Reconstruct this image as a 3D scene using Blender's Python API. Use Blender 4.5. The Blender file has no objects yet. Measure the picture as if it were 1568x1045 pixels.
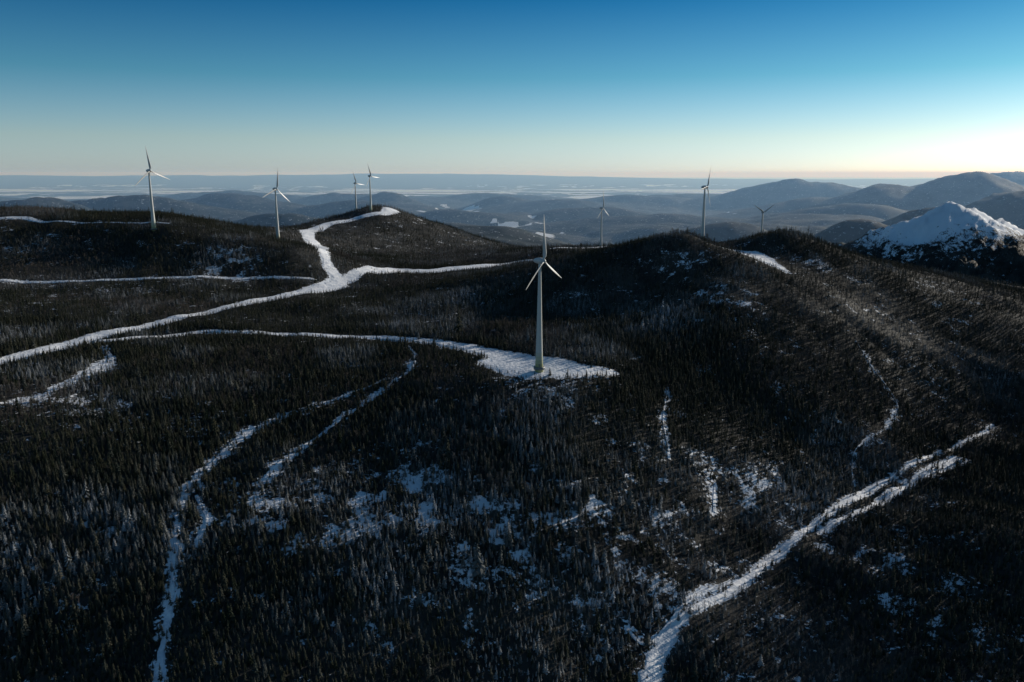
import bpy, math, numpy as np
from mathutils import Vector
rng=np.random.default_rng(7)
# World units are metres. x = east-ish, y = north-ish, z = height above the main turbine pad.
CZ=178.0
PT=rng.random((256,256))
def vnoise(x,y):
    xi=np.floor(x).astype(int); yi=np.floor(y).astype(int); fx=x-xi; fy=y-yi
    fx=fx*fx*(3-2*fx); fy=fy*fy*(3-2*fy)
    a=PT[xi&255,yi&255]; b=PT[(xi+1)&255,yi&255]; c=PT[xi&255,(yi+1)&255]; d=PT[(xi+1)&255,(yi+1)&255]
    return (a*(1-fx)+b*fx)*(1-fy)+(c*(1-fx)+d*fx)*fy
def fbm(x,y,o=4):
    s=0;a=.5;t=0
    for i in range(o):
        s=s+a*vnoise(x*2**i+17.3*i,y*2**i+5.1*i); t+=a; a*=.5
    return s/t
def sst(a,b,x):
    t=np.clip((x-a)/(b-a),0,1); return t*t*(3-2*t)
def tab(s): return [tuple(float(q) for q in p.split(',')) for p in s.replace('\n','').split(';') if p]
# spot heights of the terrain (x,y,z)
C=tab("""-283,342,-115;-191,386,-90;-67,400,-100;84,426,-118;232,414,-110;352,400,-100;-134,248,-120;140,273,-150;-352,453,-50;-214,473,-60;-78,481,-64;51,501,-74;191,549,-98;288,533,-90;405,503,-75;-411,544,-20;-224,591,-32;-93,593,-38;59,599,-40;175,648,-58;300,662,-90;426,749,-88;515,695,-75;514,823,-85;665,864,-60;-496,758,0;-560,718,5;-460,868,0;-365,911,-2;-212,902,-4;-73,850,-2;25,721,0;-3,766,0;71,730,-1;
-321,1174,4;-287,1306,6;-424,961,2;-225,697,-14;-360,675,-8;-108,697,-14;132,726,-22;272,777,-36;418,884,-35;556,1006,-30;160,895,8;317,924,18;255,986,40;95,993,6;-759,1184,22;-579,1215,20;-398,1269,14;-904,1184,22;-657,1019,10;-104,1526,2;21,1599,4;-207,1457,4;-1124,1500,110;-931,1480,106;-749,1470,97;-561,1440,87;-434,1400,66;-355,1350,46;-634,1340,56;-802,1350,60;-430,1750,27;-494,1950,39;-441,2250,50;-354,2400,66;-445,2480,74;-254,2350,30;-156,2300,0;-80,2250,-20;-228,1950,-13;251,1170,92;181,1140,62;114,1110,36;67,1080,22;423,1260,90;331,1230,64;347,1170,60;370,1080,50;540,1290,53;667,1330,22;886,1380,-27;1114,1400,-70;190,1080,35;94,1760,20;147,1800,14;220,1860,13;-619,1400,84;-443,1530,51;-475,2480,50;-404,2330,72;323,1370,52;709,2300,-28;
-3000,3000,-120;3000,3000,-200;-1500,2600,-60;0,3200,-190;-600,3200,-160;1300,2400,-160;700,2700,-140;-900,2000,20;-200,2900,-120;1900,2000,-190;-1900,1500,120;1200,1700,-80;400,1600,-25;2500,1200,-60;-1800,600,10;0,50,-200;-600,150,-130;800,100,-190;300,2200,-40""")
# far hills: x,y,height above the lowland,half widths
HILLS=tab("""-3866,8000,342,1300,700;-4226,7000,344,900,600;-3471,10000,307,1000,700;-1861,12000,281,500,500;-1855,9500,275,700,500;-90,12500,229,450,500;634,12000,196,800,500;-1763,6200,282,500,400;-503,6000,201,600,400;-135,7000,110,500,400;1389,8000,171,1000,500;1400,5500,232,500,400;884,9500,185,700,400;-607,9000,177,600,400;5263,9500,536,800,1200;4367,9500,410,700,1000;6135,9000,517,700,1200;3809,10000,275,800,800;4080,6500,442,600,600;2894,5500,351,450,500;1985,4600,300,350,400;2688,7500,196,700,500;-2900,14000,230,900,500;1900,13500,210,900,500;-400,15500,190,1200,500;3300,14500,230,1300,500;-5200,15000,250,1500,600;7900,13000,560,1300,700;4600,13000,440,1300,600;3400,8200,260,900,500""")
PK=tab("1615,3000,66;1825,3050,6;1500,2980,2;1711,3020,42")
TW=tab("25,721,101,-2,119;-619,1400,182,-8,119;-443,1530,149,8,119;-475,2480,148,-22,119;-404,2330,170,-22,119;206,1870,99,-2,119;323,1370,155,24,119;709,2300,70,60,157")
# thin, snowy stands: x,y,radius
OPEN=tab("-448,700,60;-552,848,40;-360,674,45;-279,481,40;-158,515,60;-2,504,50;55,549,50;111,566,45;218,620,50;-16,474,30;-87,512,50;181,933,70;251,968,60;-40,1106,60;-131,967,40;223,1117,40;32,671,30;-58,536,50;89,515,60;-91,456,40;423,1140,40;-461,1306,60;451,1022,30;111,595,40;-400,740,30")
# road and track centre lines: x,y,half width
RW={'snow_road':"-505,734,14;-498,761,12;-482,800,13;-463,873,17;-423,959,12;-380,1065,13;-325,1188,18;-286,1277,22;-287,1320,12;-305,1343,12;-318,1370,9;-405,1682,22;-462,1834,14;-509,2010,22;-499,2180,16;-435,2261,12;-362,2320,14;-355,2403,26",
'snow_road.001':"-449,847,8;-418,862,8.5;-365,911,5.5;-290,912,7;-212,899,9.5;-133,872,9;-73,842,12;-29,803,16;4,764,19",
'turbine_pad':"-21,757,13.5;10,741,29;40,732,25;64,727,14;96,737,5.5",
'snow_road.002':"-798,1186,8;-762,1189,6;-581,1218,5;-490,1241,5;-399,1271,4;-320,1287,4",
'snow_road.003':"-273,1316,14;-249,1427,10",
'snow_road.004':"-237,1393,12;-209,1473,28;-149,1479,28;-55,1534,30;21,1608,26",
'snow_road.005':"94,1750,14;147,1790,18;218,1840,14",
'snow_road.006':"296,1215,14;318,1205,28;335,1180,36;350,1150,26;358,1115,14;368,1075,7",
'snow_road.007':"76,411,8;92,451,4.8;113,476,3;151,505,3.6;190,546,4.6;233,586,3.2;284,636,5.2;346,687,3.2;427,751,2.6;483,793,2.2;513,822,2",
'snow_road.008':"-966,1460,9;-919,1460,8;-883,1470,9;-848,1460,5;-739,1450,3;-607,1440,3",
'forest_track':"-189,375,5;-198,413,4;-207,449,3.2;-217,479,3;-228,516,4.5;-231,542,5;-224,577,5;-216,612,5;-194,649,2.3;-162,675,1.6;-133,706,1.6;-113,731,1.6",
'forest_track.001':"-182,551,4.5;-175,577,3;-159,613,2.4;-136,661,2.6;-115,705,2.6;-97,750,3;-99,797,2.2;-111,837,2.2",
'forest_track.002':"-426,627,5;-399,654,5.5;-394,708,8;-391,744,14;-400,781,5;-428,825,4",
'forest_track.003':"236,580,3;294,621,4;363,684,5;426,725,10",
'forest_track.004':"149,743,1;134,683,1.5;131,653,1.8;129,626,2.4",
'forest_track.005':"401,919,.8;403,876,.8;409,820,1.4;371,764,.8;323,719,.6;300,668,1.2",
'forest_track.006':"164,613,2.4;157,583,2.4",
'forest_track.007':"72,458,3;86,452,3;120,490,2;153,515,2.5",
'forest_track.008':"-206,485,4;-205,504,3;-223,532,3"}
RW={k:tab(v) for k,v in RW.items()}
C=np.array(C); cx=C[:,:2]/1000; n=len(C)
def U(r2): return .5*r2*np.log(r2+1e-9)
K=U(((cx[:,None]-cx[None])**2).sum(-1))+np.eye(n)*1e-4
Pm=np.c_[np.ones(n),cx]; A=np.block([[K,Pm],[Pm.T,np.zeros((3,3))]]); W=np.linalg.solve(A,np.r_[C[:,2],0,0,0])
def H(x,y):
    x=np.asarray(x,float); y=np.asarray(y,float); sh=x.shape; x=x.ravel(); y=y.ravel()
    near=np.empty_like(x)
    for i in range(0,len(x),20000):
        q=np.c_[x[i:i+20000],y[i:i+20000]]/1000; q[:,1]=np.minimum(q[:,1],4.5); q[:,0]=np.clip(q[:,0],-4,4)
        r2=((q[:,None]-cx[None])**2).sum(-1); near[i:i+20000]=U(r2)@W[:n]+W[n]+q@W[n+1:]
    near=np.clip(near,-320,260)
    near+=(fbm(x/170,y/170,4)-.5)*16*sst(300,1500,y)+(fbm(x/45+9,y/45,3)-.5)*6
    g=np.abs(2*fbm((x*.80+y*.6)/55,(x*.6-y*.8)/260,2)-1)
    near+=(g-.3)*(11*sst(-100,150,x)*(1-sst(560,700,y))+8*sst(120,260,x)*sst(600,720,y)*(1-sst(950,1100,y)))
    fl=(fbm(x/2300+3,y/2300+8,5)-.43)*sst(0,1,1-y/30000)*800
    hz=-400+np.maximum(fl,0)*1.0
    for hx,hy,hh,sx,sy in HILLS:
        e=hh*np.exp(-((x-hx)/sx)**2/1.6-((y-hy)/sy)**2)*(.8+.4*fbm(x/400,y/400,5)) -400
        hz=np.maximum(hz,e)+ .12*np.maximum(0,np.minimum(e+400,80))
    rid=np.exp(-((y-41000)/5500)**2)*(500-230*sst(-5000,16000,x))*(.68+.64*fbm(x/4500,y/9000,4)); hz=np.maximum(hz,-400+rid)
    w=sst(2700,4300,y); z=near*(1-w)+hz*w
    for k,(px,py,pz) in enumerate(PK):
        d=np.sqrt(((x-px)/1.0)**2+((y-py)/1.3)**2); rr=fbm(x/110+4,y/110,5); rg=np.abs(2*fbm(x/55+7,y/55,5)-1)
        e=pz+16-d*(.52)*(.6+.9*rr)-rg*38
        z=np.where(e>z,e,z)
    return z.reshape(sh)
NY,NX=820,760; LY0,LY1=math.log(120),math.log(110000); SM=1.15
ly=np.linspace(LY0,LY1,NY); sx=np.linspace(-SM,SM,NX)
GY=np.exp(ly)[:,None]*np.ones(NX)[None]; GX=(np.exp(ly)[:,None]+60)*sx[None]
GZ=H(GX,GY)
def Hs(x,y):
    j=(np.log(np.clip(y,121,1e5))-LY0)/(LY1-LY0)*(NY-1); i=(x/(y+60)+SM)/(2*SM)*(NX-1)
    j=np.clip(j,0,NY-1.001); i=np.clip(i,0,NX-1.001); j0=j.astype(int); i0=i.astype(int); fj=j-j0; fi=i-i0
    return (GZ[j0,i0]*(1-fi)+GZ[j0,i0+1]*fi)*(1-fj)+(GZ[j0+1,i0]*(1-fi)+GZ[j0+1,i0+1]*fi)*fj
def mksegs(ks): return [(*a,*b) for k in ks for a,b in zip(RW[k][:-1],RW[k][1:])]
SR=mksegs([k for k in RW if not k.startswith('forest')]); STK=mksegs([k for k in RW if k.startswith('forest')])
def sdf(x,y,segs):
    d=np.full(x.shape,1e4)
    for ax,ay,aw,bx,by,bw in segs:
        vx,vy=bx-ax,by-ay; L=vx*vx+vy*vy+1e-6
        t=np.clip(((x-ax)*vx+(y-ay)*vy)/L,0,1)
        d=np.minimum(d,np.hypot(x-ax-vx*t,y-ay-vy*t)-(aw+(bw-aw)*t))
    return d
def mat(name):
    m=bpy.data.materials.new(name); m.use_nodes=True; nt=m.node_tree; b=nt.nodes['Principled BSDF']; return m,nt,b
def N(nt,t,**k):
    n=nt.nodes.new(t)
    for a,v in k.items(): setattr(n,a,v)
    return n
def L(nt,a,b): nt.links.new(a,b)
def meshobj(name,verts,faces,m=None,smooth=False):
    me=bpy.data.meshes.new(name); 
    verts=np.asarray(verts,dtype=np.float32)
    if isinstance(faces,np.ndarray):
        me.vertices.add(len(verts)); me.vertices.foreach_set('co',verts.ravel())
        nf,k=faces.shape; me.loops.add(nf*k); me.loops.foreach_set('vertex_index',faces.ravel().astype(np.int32))
        me.polygons.add(nf); me.polygons.foreach_set('loop_start',np.arange(0,nf*k,k,dtype=np.int32)); me.polygons.foreach_set('loop_total',np.full(nf,k,dtype=np.int32)); me.update(calc_edges=True)
    else:
        me.from_pydata([tuple(map(float,v)) for v in verts],[],faces)
    if smooth: me.polygons.foreach_set('use_smooth',np.ones(len(me.polygons),bool))
    if m: me.materials.append(m)
    return bpy.data.objects.new(name,me)
def link(o): bpy.context.scene.collection.objects.link(o); return o
def math_(nt,op,a,b=None,clamp=False):
    n=N(nt,'ShaderNodeMath',operation=op,use_clamp=clamp)
    for i,s in enumerate((a,b)):
        if s is None: continue
        if isinstance(s,(int,float)): n.inputs[i].default_value=s
        else: L(nt,s,n.inputs[i])
    return n.outputs[0]
def noise(nt,scale,detail=3,rough=.55,vec=None):
    n=N(nt,'ShaderNodeTexNoise'); n.inputs['Scale'].default_value=scale; n.inputs['Detail'].default_value=detail; n.inputs['Roughness'].default_value=rough
    if vec is None:
        g=N(nt,'ShaderNodeNewGeometry'); vec=g.outputs['Position']
    L(nt,vec,n.inputs['Vector']); return n.outputs[0]
def ramp(nt,fac,a,b):
    n=N(nt,'ShaderNodeMapRange'); n.inputs[1].default_value=a; n.inputs[2].default_value=b; n.interpolation_type='SMOOTHSTEP'; L(nt,fac,n.inputs[0]); return n.outputs[0]
def mix(nt,f,a,b):
    n=N(nt,'ShaderNodeMix',data_type='RGBA'); 
    if isinstance(f,(int,float)): n.inputs[0].default_value=f
    else: L(nt,f,n.inputs[0])
    for s,k in ((a,6),(b,7)):
        if isinstance(s,tuple): n.inputs[k].default_value=(*s,1)
        else: L(nt,s,n.inputs[k])
    return n.outputs[2]
gy_=np.where(GY<4000,GY,1e6).ravel()
gd=sdf(GX.ravel(),gy_,SR).reshape(GX.shape); gt=sdf(GX.ravel(),gy_,STK).reshape(GX.shape)
def stands(x,y):
    g=np.zeros(np.shape(x))
    for ox,oy,r in OPEN: g=np.maximum(g,np.exp(-((x-ox)**2+(y-oy)**2)/(r*r*.8)))
    return g
def openness(x,y):
    a=fbm(x/90+2,y/90+7,4); b=fbm(x/12,y/12,3)
    c=np.abs(2*fbm((x*.80+y*.6)/30+50,(x*.6-y*.8)/110,2)-1)
    lower=sst(-250,-60,x)*(1-sst(260,400,x))*(1-sst(520,640,y))*sst(360,430,y)
    o=sst(.54,.76,a*.5+b*.5)*.32
    o=o+lower*(1-sst(.03,.25,c))*sst(.5,.7,b)*.24+lower*.05
    o=o+stands(x,y)*sst(.46,.68,.4*a+.6*b)*.45
    return np.clip(o,0,1)
op=openness(GX,GY)*(GY<3200)
pk=np.zeros_like(GX)
for k,(px,py,pz) in enumerate(PK): pk=np.maximum(pk,1-np.hypot((GX-px),(GY-py)/1.3)/(265 if k in(0,2) else 160))
pk=np.where(GX>PK[2][0]-500,pk,0)
farsnow=sst(.55,.63,fbm(GX/300,GY/500,4))*sst(.43,.6,fbm(GX/1700+5,GY/1700,3))*(GZ<-300)*sst(4500,6000,GY)*.9
river=sst(17000,19000,GY+2500*(fbm(GX/3500,GY/3500,3)-.5)*2)*(1-sst(28500,31500,GY))*(GZ<-385)
farsnow=np.maximum(farsnow,river*sst(.46,.58,fbm(GX/2600,GY/900,4)))
idx=np.arange(NY*NX).reshape(NY,NX)
faces=np.stack([idx[:-1,:-1],idx[:-1,1:],idx[1:,1:],idx[1:,:-1]],-1).reshape(-1,4)
mg,nt,b=mat('ground_forest_floor_and_snow')
ter=link(meshobj('ground',np.c_[GX.ravel(),GY.ravel(),GZ.ravel()],faces,mg,True))
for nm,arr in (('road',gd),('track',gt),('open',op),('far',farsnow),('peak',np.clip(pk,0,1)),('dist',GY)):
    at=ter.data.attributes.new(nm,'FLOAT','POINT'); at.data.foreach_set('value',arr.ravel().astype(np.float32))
def attr(nt,nm,t='GEOMETRY'): return N(nt,'ShaderNodeAttribute',attribute_name=nm,attribute_type=t).outputs['Fac']
n1=noise(nt,.24,4,.7); n2=noise(nt,.03,4); n3=noise(nt,.006,5); n4=noise(nt,.05,3,.6)
rd=math_(nt,'ADD',attr(nt,'road'),math_(nt,'MULTIPLY',math_(nt,'SUBTRACT',n1,.5),18.0))
rmask=ramp(nt,rd,.6,-.8)
tdd=math_(nt,'ADD',math_(nt,'ADD',attr(nt,'track'),math_(nt,'MULTIPLY',math_(nt,'SUBTRACT',n1,.5),22.0)),math_(nt,'MULTIPLY',math_(nt,'SUBTRACT',n4,.52),24.0))
tmask=ramp(nt,tdd,.3,-1.0)
opm=math_(nt,'ADD',math_(nt,'MULTIPLY',attr(nt,'open'),.5),math_(nt,'SUBTRACT',n1,.62))
omask=math_(nt,'MULTIPLY',ramp(nt,opm,.05,.12),.9)
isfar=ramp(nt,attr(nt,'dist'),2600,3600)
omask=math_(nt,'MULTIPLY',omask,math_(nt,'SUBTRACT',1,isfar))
fm=math_(nt,'MULTIPLY',ramp(nt,math_(nt,'ADD',attr(nt,'far'),math_(nt,'SUBTRACT',noise(nt,.006,5,.7),.5)),.35,.5),.85)
pm=ramp(nt,math_(nt,'ADD',attr(nt,'peak'),math_(nt,'MULTIPLY',math_(nt,'SUBTRACT',noise(nt,.035,6,.8),.5),2.4)),.24,.36)
sm=math_(nt,'MAXIMUM',math_(nt,'MAXIMUM',math_(nt,'MAXIMUM',rmask,tmask),omask),math_(nt,'MAXIMUM',fm,pm))
dark=mix(nt,ramp(nt,n2,.35,.65),(.022,.023,.022),(.052,.05,.045))
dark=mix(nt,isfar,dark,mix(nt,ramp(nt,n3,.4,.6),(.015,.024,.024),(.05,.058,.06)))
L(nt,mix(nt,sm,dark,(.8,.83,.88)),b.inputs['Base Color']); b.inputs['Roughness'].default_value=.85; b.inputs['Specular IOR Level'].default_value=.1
bp=N(nt,'ShaderNodeBump'); bp.inputs['Strength'].default_value=.6; bp.inputs['Distance'].default_value=2.0; L(nt,n1,bp.inputs['Height']); L(nt,bp.outputs[0],b.inputs['Normal'])
ms,nt,b=mat('packed_snow'); 
L(nt,mix(nt,ramp(nt,noise(nt,.12,5,.65),.35,.7),(.88,.88,.89),(.56,.6,.67)),b.inputs['Base Color']); b.inputs['Roughness'].default_value=.8; b.inputs['Specular IOR Level'].default_value=.15
bp=N(nt,'ShaderNodeBump'); bp.inputs['Strength'].default_value=.9; bp.inputs['Distance'].default_value=1.4; L(nt,noise(nt,.3,4,.6),bp.inputs['Height']); L(nt,bp.outputs[0],b.inputs['Normal'])
def catmull(pl,step):
    P_=np.array(pl); P_=np.vstack([2*P_[0]-P_[1],P_,2*P_[-1]-P_[-2]]); out=[]
    for i in range(1,len(P_)-2):
        L_=np.hypot(*(P_[i+1,:2]-P_[i,:2])); m=max(2,int(L_/step))
        for t in np.linspace(0,1,m,endpoint=False):
            p0,p1,p2,p3=P_[i-1:i+3]
            out.append(.5*((2*p1)+(-p0+p2)*t+(2*p0-5*p1+4*p2-p3)*t*t+(-p0+3*p1-3*p2+p3)*t**3))
    out.append(P_[-2]); o=np.array(out); o[:,2]=np.maximum(o[:,2],.6); return o
for q,(k,pl) in enumerate(RW.items()):
    c=catmull(pl,2.5); d=np.gradient(c[:,:2],axis=0); d/=np.linalg.norm(d,axis=1)[:,None]+1e-9; nn=np.c_[-d[:,1],d[:,0]]
    M=9; e=np.linspace(-1,1,M); s=np.arange(len(c))*2.5
    if k.startswith('forest'): lo,am=.0,1.1
    elif k=='turbine_pad': lo,am=.55,.8
    else: lo,am=.25,1.05
    def wn(o): return np.clip(lo+am*(.5*fbm(s/26+o,s*0+q*7.3,2)+.5*fbm(s/6+o,s*0+q*3.1,2))*1.15-(.15 if lo==0 else 0),.06,1.3)
    wl=c[:,2]*wn(3); wr=c[:,2]*wn(60)
    wd=np.where(e[None]<0,wl[:,None]*e[None],wr[:,None]*e[None])
    X=c[:,0:1]+nn[:,0:1]*wd; Y=c[:,1:2]+nn[:,1:2]*wd
    Z=Hs(X,Y)+.35+Y*.0003-.5*(np.abs(e)[None]>.99)
    ii=np.arange(X.size).reshape(X.shape); f=np.stack([ii[:-1,:-1],ii[:-1,1:],ii[1:,1:],ii[1:,:-1]],-1).reshape(-1,4)
    link(meshobj(k,np.c_[X.ravel(),Y.ravel(),Z.ravel()],f,ms,True))
def treemat(name,c1,c2,frost):
    m,nt,b=mat(name); oi=N(nt,'ShaderNodeObjectInfo'); col=mix(nt,oi.outputs['Random'],c1,c2)
    g=N(nt,'ShaderNodeNewGeometry'); sx_=N(nt,'ShaderNodeSeparateXYZ'); L(nt,g.outputs['Normal'],sx_.inputs[0])
    up=math_(nt,'ADD',math_(nt,'MULTIPLY',math_(nt,'ABSOLUTE',sx_.outputs[2]),.7),.3)
    f=math_(nt,'MULTIPLY',math_(nt,'MULTIPLY',attr(nt,'frost','INSTANCER'),up),frost,True)
    L(nt,mix(nt,f,col,(.6,.63,.68)),b.inputs['Base Color']); b.inputs['Roughness'].default_value=.9; b.inputs['Specular IOR Level'].default_value=.03
    return m
mc=treemat('conifer_foliage',(.01,.017,.01),(.05,.048,.03),.85); mb=treemat('bare_branches',(.05,.043,.038),(.13,.11,.095),.65)
def conifer(name,seed,nb,spread):
    r=np.random.default_rng(seed); V=[];Fc=[]
    for i in range(4):
        a=i*math.pi/2; V.append((.12*math.cos(a),.12*math.sin(a),-1.0))
    V.append((0,0,8.0)); Fc+=[(0,1,4),(1,2,4),(2,3,4),(3,0,4)]
    for i in range(nb):
        t=.06+.92*(i+.5)/nb; a=i*2.4+r.normal()*.3; Ln=spread*((1-t)**.75)*(.65+.6*r.random())+.12; z=8*t
        dx,dy=math.cos(a),math.sin(a); w=Ln*.36*(.8+.4*r.random())+.05; dr=Ln*(.25+.3*r.random()); k=len(V)
        V+=[(0,0,z+.25),(dx*Ln*.55-dy*w,dy*Ln*.55+dx*w,z-dr*.5-.12),(dx*Ln,dy*Ln,z-dr),(dx*Ln*.55+dy*w,dy*Ln*.55-dx*w,z-dr*.5-.12),(dx*Ln*.5,dy*Ln*.5,z+.1-dr*.2)]
        Fc+=[(k,k+1,k+4),(k+1,k+2,k+4),(k+2,k+3,k+4),(k+3,k,k+4)]
    return meshobj(name,V,Fc,mc)
def bare(name,seed):
    r=np.random.default_rng(seed); V=[];Fc=[]
    def stick(p,q,w0,w1):
        p=np.array(p);q=np.array(q); d=q-p; s=np.cross(d,[.3,.5,.8]); s/=np.linalg.norm(s); s2=np.cross(d,s); s2/=np.linalg.norm(s2); k=len(V)
        for c,w in((p,w0),(q,w1)):
            for a in (0,2.1,4.2): V.append(tuple(c+w*(math.cos(a)*s+math.sin(a)*s2)))
        for a in range(3): Fc.append((k+a,k+(a+1)%3,k+3+(a+1)%3,k+3+a))
    stick((0,0,-1),(.2,.1,6.5),.14,.04)
    for i in range(15):
        z=1.8+4.3*r.random(); a=r.random()*6.28; l=(1.9-.2*z)*(.7+.6*r.random())+.4; q=(l*math.cos(a)*.8,l*math.sin(a)*.8,z+l*1.0); stick((0,0,z),q,.06,.025)
        for j in range(3):
            t=.4+.5*r.random(); m=np.array([q[0]*t,q[1]*t,z+(q[2]-z)*t]); stick(m,m+np.array([r.normal()*.5,r.normal()*.5,.6]),.04,.02)
    return meshobj(name,V,Fc,mb)
def coll(nm,objs):
    c=bpy.data.collections.new(nm)
    for o in objs: c.objects.link(o)
    return c
cN=coll('forest_trees_near',[conifer('conifer_a',1,38,1.9),conifer('conifer_b',2,34,1.5),conifer('conifer_c',3,42,2.3),conifer('conifer_d',4,24,1.6),bare('deciduous_e',5),bare('deciduous_f',6)])
cF=coll('forest_trees_far',[conifer('far_conifer_a',11,20,2.0),conifer('far_conifer_b',12,16,1.7),conifer('far_conifer_c',13,22,2.3),bare('far_deciduous_d',14)])
def scatter(y0,y1,area,sc):
    x1=.8*y1+150; sp_=math.sqrt(area)
    gx=np.arange(-x1,x1,sp_); gy=np.arange(y0,y1,sp_); X,Y=np.meshgrid(gx,gy); X=X.ravel()+rng.uniform(-.6,.6,X.size)*sp_; Y=Y.ravel()+rng.uniform(-.6,.6,Y.size)*sp_
    k=np.abs(X)<.74*Y+60; X,Y=X[k],Y[k]
    d=sdf(X,Y,SR); d2=sdf(X,Y,STK); edge=(fbm(X/9,Y/9,2)-.5)*10
    k=((d+edge>-.3)|((rng.random(len(X))<.1)&(d>-6)))&((d2+edge>-.3)|(rng.random(len(X))<.22)); X,Y=X[k],Y[k]
    o=openness(X,Y); k=rng.random(len(X))>o*.95; X,Y=X[k],Y[k]
    for px,py,pz in PK:
        k=(np.hypot(X-px,(Y-py)/1.3)>150*(.8+.5*rng.random(len(X)))); X,Y=X[k],Y[k]
    front=np.minimum(sdf(X,Y+9,SR),sdf(X,Y+20,SR))
    s=(.42+.62*fbm(X/90+31,Y/90,4))*rng.lognormal(0,.32,len(X))*sc
    s*=np.where(front<1,.82,1)
    return X,Y,s
def forest(name,parts,c,nk,nb):
    X=np.concatenate([p[0] for p in parts]);Y=np.concatenate([p[1] for p in parts]);s=np.concatenate([p[2] for p in parts])
    Z=Hs(X,Y); me=bpy.data.meshes.new(name); me.vertices.add(len(X)); me.vertices.foreach_set('co',np.c_[X,Y,Z].astype(np.float32).ravel())
    dec=rng.random(len(X))<np.clip(sst(.5,.7,fbm(X/150+70,Y/150,3))*.6+.04,0,1)
    kind=np.where(dec,nk+rng.integers(0,nb,len(X)),rng.integers(0,nk,len(X)))
    fr=(sst(.5,.7,fbm(X/80+11,Y/80,4))*.5+stands(X,Y)*sst(.35,.65,fbm(X/20,Y/20,3))*.75+.05)*rng.random(len(X))**1.5
    a=me.attributes.new('frost','FLOAT','POINT'); a.data.foreach_set('value',np.clip(fr,0,1).astype(np.float32))
    a=me.attributes.new('scl','FLOAT','POINT'); a.data.foreach_set('value',s.astype(np.float32))
    a=me.attributes.new('kind','INT','POINT'); a.data.foreach_set('value',kind.astype(np.int32))
    a=me.attributes.new('rot','FLOAT_VECTOR','POINT'); a.data.foreach_set('vector',np.c_[rng.normal(0,.04,len(X)),rng.normal(0,.04,len(X)),rng.random(len(X))*6.28].astype(np.float32).ravel())
    ob=link(bpy.data.objects.new(name,me)); md=ob.modifiers.new('scatter','NODES'); ng=bpy.data.node_groups.new(name+'_scatter','GeometryNodeTree'); md.node_group=ng
    ng.interface.new_socket('Geometry',in_out='INPUT',socket_type='NodeSocketGeometry'); ng.interface.new_socket('Geometry',in_out='OUTPUT',socket_type='NodeSocketGeometry')
    gi=ng.nodes.new('NodeGroupInput'); go=ng.nodes.new('NodeGroupOutput'); ip=ng.nodes.new('GeometryNodeInstanceOnPoints'); ci=ng.nodes.new('GeometryNodeCollectionInfo')
    ci.inputs[0].default_value=c; ci.inputs['Separate Children'].default_value=True; ci.inputs['Reset Children'].default_value=True; ip.inputs['Pick Instance'].default_value=True
    def na(nm,t):
        q=ng.nodes.new('GeometryNodeInputNamedAttribute'); q.data_type=t; q.inputs[0].default_value=nm; return q.outputs[0]
    l=ng.links.new; l(gi.outputs[0],ip.inputs['Points']); l(ci.outputs[0],ip.inputs['Instance']); l(na('kind','INT'),ip.inputs['Instance Index']); l(na('scl','FLOAT'),ip.inputs['Scale'])
    er=ng.nodes.new('FunctionNodeEulerToRotation'); l(na('rot','FLOAT_VECTOR'),er.inputs[0]); l(er.outputs[0],ip.inputs['Rotation']); l(ip.outputs[0],go.inputs[0])
forest('conifer_forest',[scatter(230,950,6.2,.84)],cN,4,2)
forest('distant_forest',[scatter(950,1700,13.,.9),scatter(1700,3200,45.,1.)],cF,3,1)
mw,nt,b=mat('turbine_white_paint'); b.inputs['Roughness'].default_value=.4
L(nt,mix(nt,noise(nt,.3,3),(.42,.43,.43),(.5,.5,.49)),b.inputs['Base Color'])
mt,nt,b=mat('tower_paint'); b.inputs['Roughness'].default_value=.4
tc=N(nt,'ShaderNodeTexCoord'); sx_=N(nt,'ShaderNodeSeparateXYZ'); L(nt,tc.outputs['Object'],sx_.inputs[0])
cr=N(nt,'ShaderNodeValToRGB'); cr.color_ramp.interpolation='CONSTANT'; L(nt,math_(nt,'DIVIDE',sx_.outputs[2],98.0),cr.inputs[0])
E=cr.color_ramp.elements; E[0].position=0; E[0].color=(.28,.29,.14,1); E[1].position=.035; E[1].color=(.33,.34,.21,1)
for p_,c_ in ((.07,(.38,.39,.29)),(.105,(.42,.43,.36)),(.14,(.46,.47,.45))):
    e=E.new(p_); e.color=(*c_,1)
L(nt,cr.outputs[0],b.inputs['Base Color'])
md_,nt,b=mat('door_grey'); b.inputs['Base Color'].default_value=(.12,.13,.13,1)
def lathe(prof,n=28):
    V=[];Fc=[]
    for z,r in prof:
        for i in range(n): V.append((r*math.cos(2*math.pi*i/n),r*math.sin(2*math.pi*i/n),z))
    for j in range(len(prof)-1):
        for i in range(n): Fc.append((j*n+i,j*n+(i+1)%n,(j+1)*n+(i+1)%n,(j+1)*n+i))
    Fc.append(tuple(range(n))[::-1]); Fc.append(tuple((len(prof)-1)*n+i for i in range(n))); return V,Fc
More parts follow.
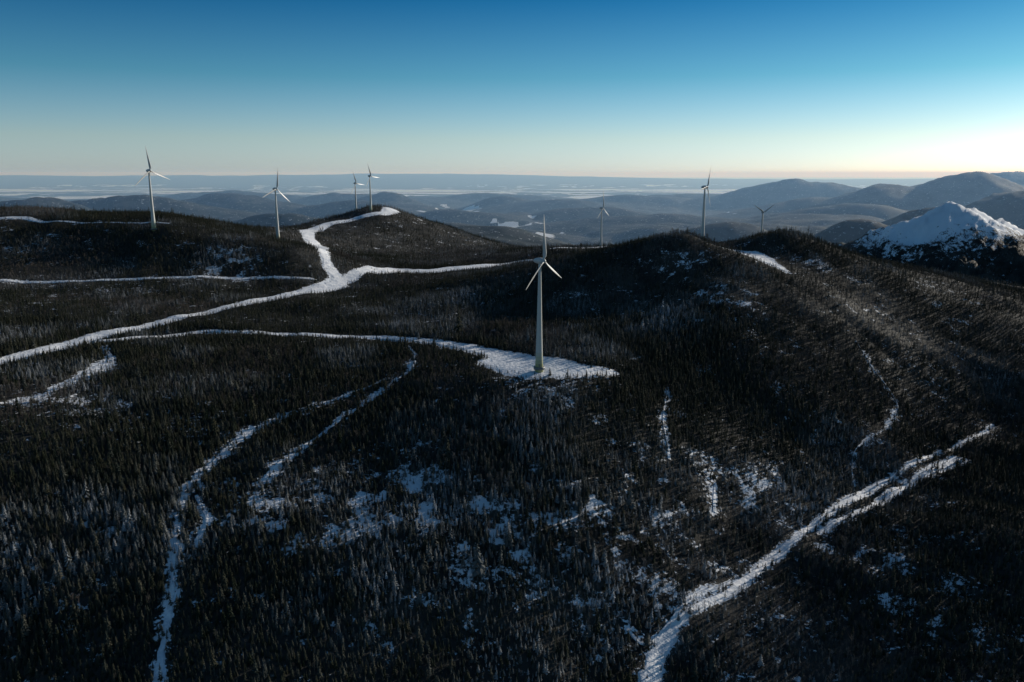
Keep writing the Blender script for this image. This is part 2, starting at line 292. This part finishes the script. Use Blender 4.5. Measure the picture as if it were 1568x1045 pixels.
def turbine(x,y,hz,roll,yaw):
    e=bpy.data.objects.new('wind_turbine',None); link(e); e.location=(x,y,hz-98)
    def ch(nm,V,Fc,m,par=e,sm=True):
        o=link(meshobj(nm,V,Fc,m,sm)); o.parent=par; return o
    prof=[(-8,3.9),(0,3.75),(10,3.3),(30,2.7),(31,2.66),(60,2.0),(61,1.97),(94.5,1.25),(95.3,1.3)]
    ch('tower',*lathe(prof),mt)
    V,Fc=lathe([(-2,5.2),(.5,5.2),(.5,4.0)]); ch('foundation_ring',V,Fc,md_)
    ch('door',[(-.6,-3.86,1),(.6,-3.86,1),(.6,-3.78,3.4),(-.6,-3.78,3.4),(-.6,-3.4,1),(.6,-3.4,1),(.6,-3.4,3.4),(-.6,-3.4,3.4)],[(0,1,2,3),(1,5,6,2),(4,0,3,7),(3,2,6,7)],md_,sm=False)
    az=math.radians(yaw); head=bpy.data.objects.new('nacelle_head',None); link(head); head.parent=e; head.location=(0,0,98)
    head.rotation_euler=(0,0,-az)
    pr=[(-6.5,.15),(-6.2,.9),(-5.2,1.7),(-3.5,2.35),(-1.5,2.75),(.5,2.9),(1.8,2.8),(2.6,2.6)]
    V,Fc=lathe(pr,24); ch('nacelle',[(a,c,b_) for a,b_,c in V],Fc,mw,head)
    V,Fc=lathe([(2.75,2.55),(3.6,2.4),(4.6,1.9),(5.5,1.2),(5.9,.5),(6.0,.1)],24); ch('hub_spinner',[(a,c,b_) for a,b_,c in V],Fc,mw,head)
    for q in range(3):
        phi=math.radians(roll+120*q); V=[];Fc=[]; st=[0,1.5,3,6,10,16,24,32,38,40.3,41]; n=12
        for r_ in st:
            if r_<2: c=1.9;th=1.9;tw=.9
            else:
                t=(r_-2)/39; c=3.9*(1-t)**.75*(1 if r_>5 else .75)+.25; th=max(.08,1.3*(1-t)**1.4); tw=.75*(1-t)**1.5+.03
            for i in range(n):
                a=2*math.pi*i/n; cx_=c*.5*math.cos(a)+(.25*c if r_>2 else 0)*.8; ty=th*.5*math.sin(a)
                X_=cx_*math.cos(tw)-ty*math.sin(tw); Y_=cx_*math.sin(tw)+ty*math.cos(tw)
                V.append((X_,Y_+4.1+r_*.01,r_+.9 if r_<40.9 else 41.5))
        for j in range(len(st)-1):
            for i in range(n): Fc.append((j*n+i,j*n+(i+1)%n,(j+1)*n+(i+1)%n,(j+1)*n+i))
        Fc.append(tuple((len(st)-1)*n+i for i in range(n)))
        co,si=math.cos(phi),math.sin(phi)
        V=[(-(a*co+c*si),b_,-a*si+c*co) for a,b_,c in V]
        ch('blade_%d'%(q+1),V,Fc,mw,head)
for t in TW: turbine(*t)
mh,nt,b=mat('air_haze'); nt.nodes.remove(b); vs=N(nt,'ShaderNodeVolumeScatter'); vs.inputs['Color'].default_value=(.26,.47,.8,1); vs.inputs['Density'].default_value=6.2e-5; vs.inputs['Anisotropy'].default_value=.2
L(nt,vs.outputs[0],nt.nodes['Material Output'].inputs['Volume'])
x0,x1,y0,y1,z0,z1=-90000,90000,2750,115000,-700,260
Vb=[(x,y,z) for z in(z0,z1) for y in (y0,y1) for x in (x0,x1)]
link(meshobj('air_haze',Vb,[(0,2,3,1),(4,5,7,6),(0,1,5,4),(2,6,7,3),(0,4,6,2),(1,3,7,5)],mh))
AZ,EL=math.radians(53),math.radians(15)
sd=Vector((math.sin(AZ)*math.cos(EL),math.cos(AZ)*math.cos(EL),math.sin(EL)))
ld=bpy.data.lights.new('sun','SUN'); ld.energy=5; ld.angle=math.radians(.5); ld.color=(1,.91,.78); so=link(bpy.data.objects.new('sun',ld)); so.rotation_euler=sd.to_track_quat('Z','Y').to_euler()
w=bpy.data.worlds.new('World'); bpy.context.scene.world=w; w.use_nodes=True; nt=w.node_tree; bg=nt.nodes['Background']
sk=N(nt,'ShaderNodeTexSky',sky_type='NISHITA'); sk.sun_disc=False; sk.sun_elevation=EL; sk.sun_rotation=AZ; sk.ozone_density=1; sk.dust_density=.3; sk.air_density=1
tc=N(nt,'ShaderNodeTexCoord'); sx_=N(nt,'ShaderNodeSeparateXYZ'); L(nt,tc.outputs['Generated'],sx_.inputs[0])
cr=N(nt,'ShaderNodeValToRGB'); L(nt,sx_.outputs[2],cr.inputs[0]); E=cr.color_ramp.elements; E[0].position=0; E[0].color=(.31,.44,.84,1); E[1].position=.21; E[1].color=(.004,.13,.27,1)
for p_,c_ in ((.04,(.28,.38,.58)),(.11,(.1,.26,.39)),(.45,(.16,.25,.3))):
    e=E.new(p_); e.color=(*c_,1)
mm=N(nt,'ShaderNodeMix',data_type='RGBA',blend_type='MULTIPLY'); mm.inputs[0].default_value=1; L(nt,sk.outputs[0],mm.inputs[6]); L(nt,cr.outputs[0],mm.inputs[7])
sc_=N(nt,'ShaderNodeVectorMath',operation='SCALE'); sc_.inputs['Scale'].default_value=2.0; L(nt,mm.outputs[2],sc_.inputs[0]); L(nt,sc_.outputs[0],bg.inputs[0]); bg.inputs[1].default_value=.115
cd=bpy.data.cameras.new('camera'); cd.lens=28.26; cd.sensor_width=36; cd.clip_start=1; cd.clip_end=300000; co=link(bpy.data.objects.new('camera',cd)); co.location=(0,0,CZ); co.rotation_euler=(math.radians(90-11.8),0,0); bpy.context.scene.camera=co
vs_=bpy.context.scene.view_settings; vs_.view_transform='Standard'; vs_.look='None'; vs_.exposure=0
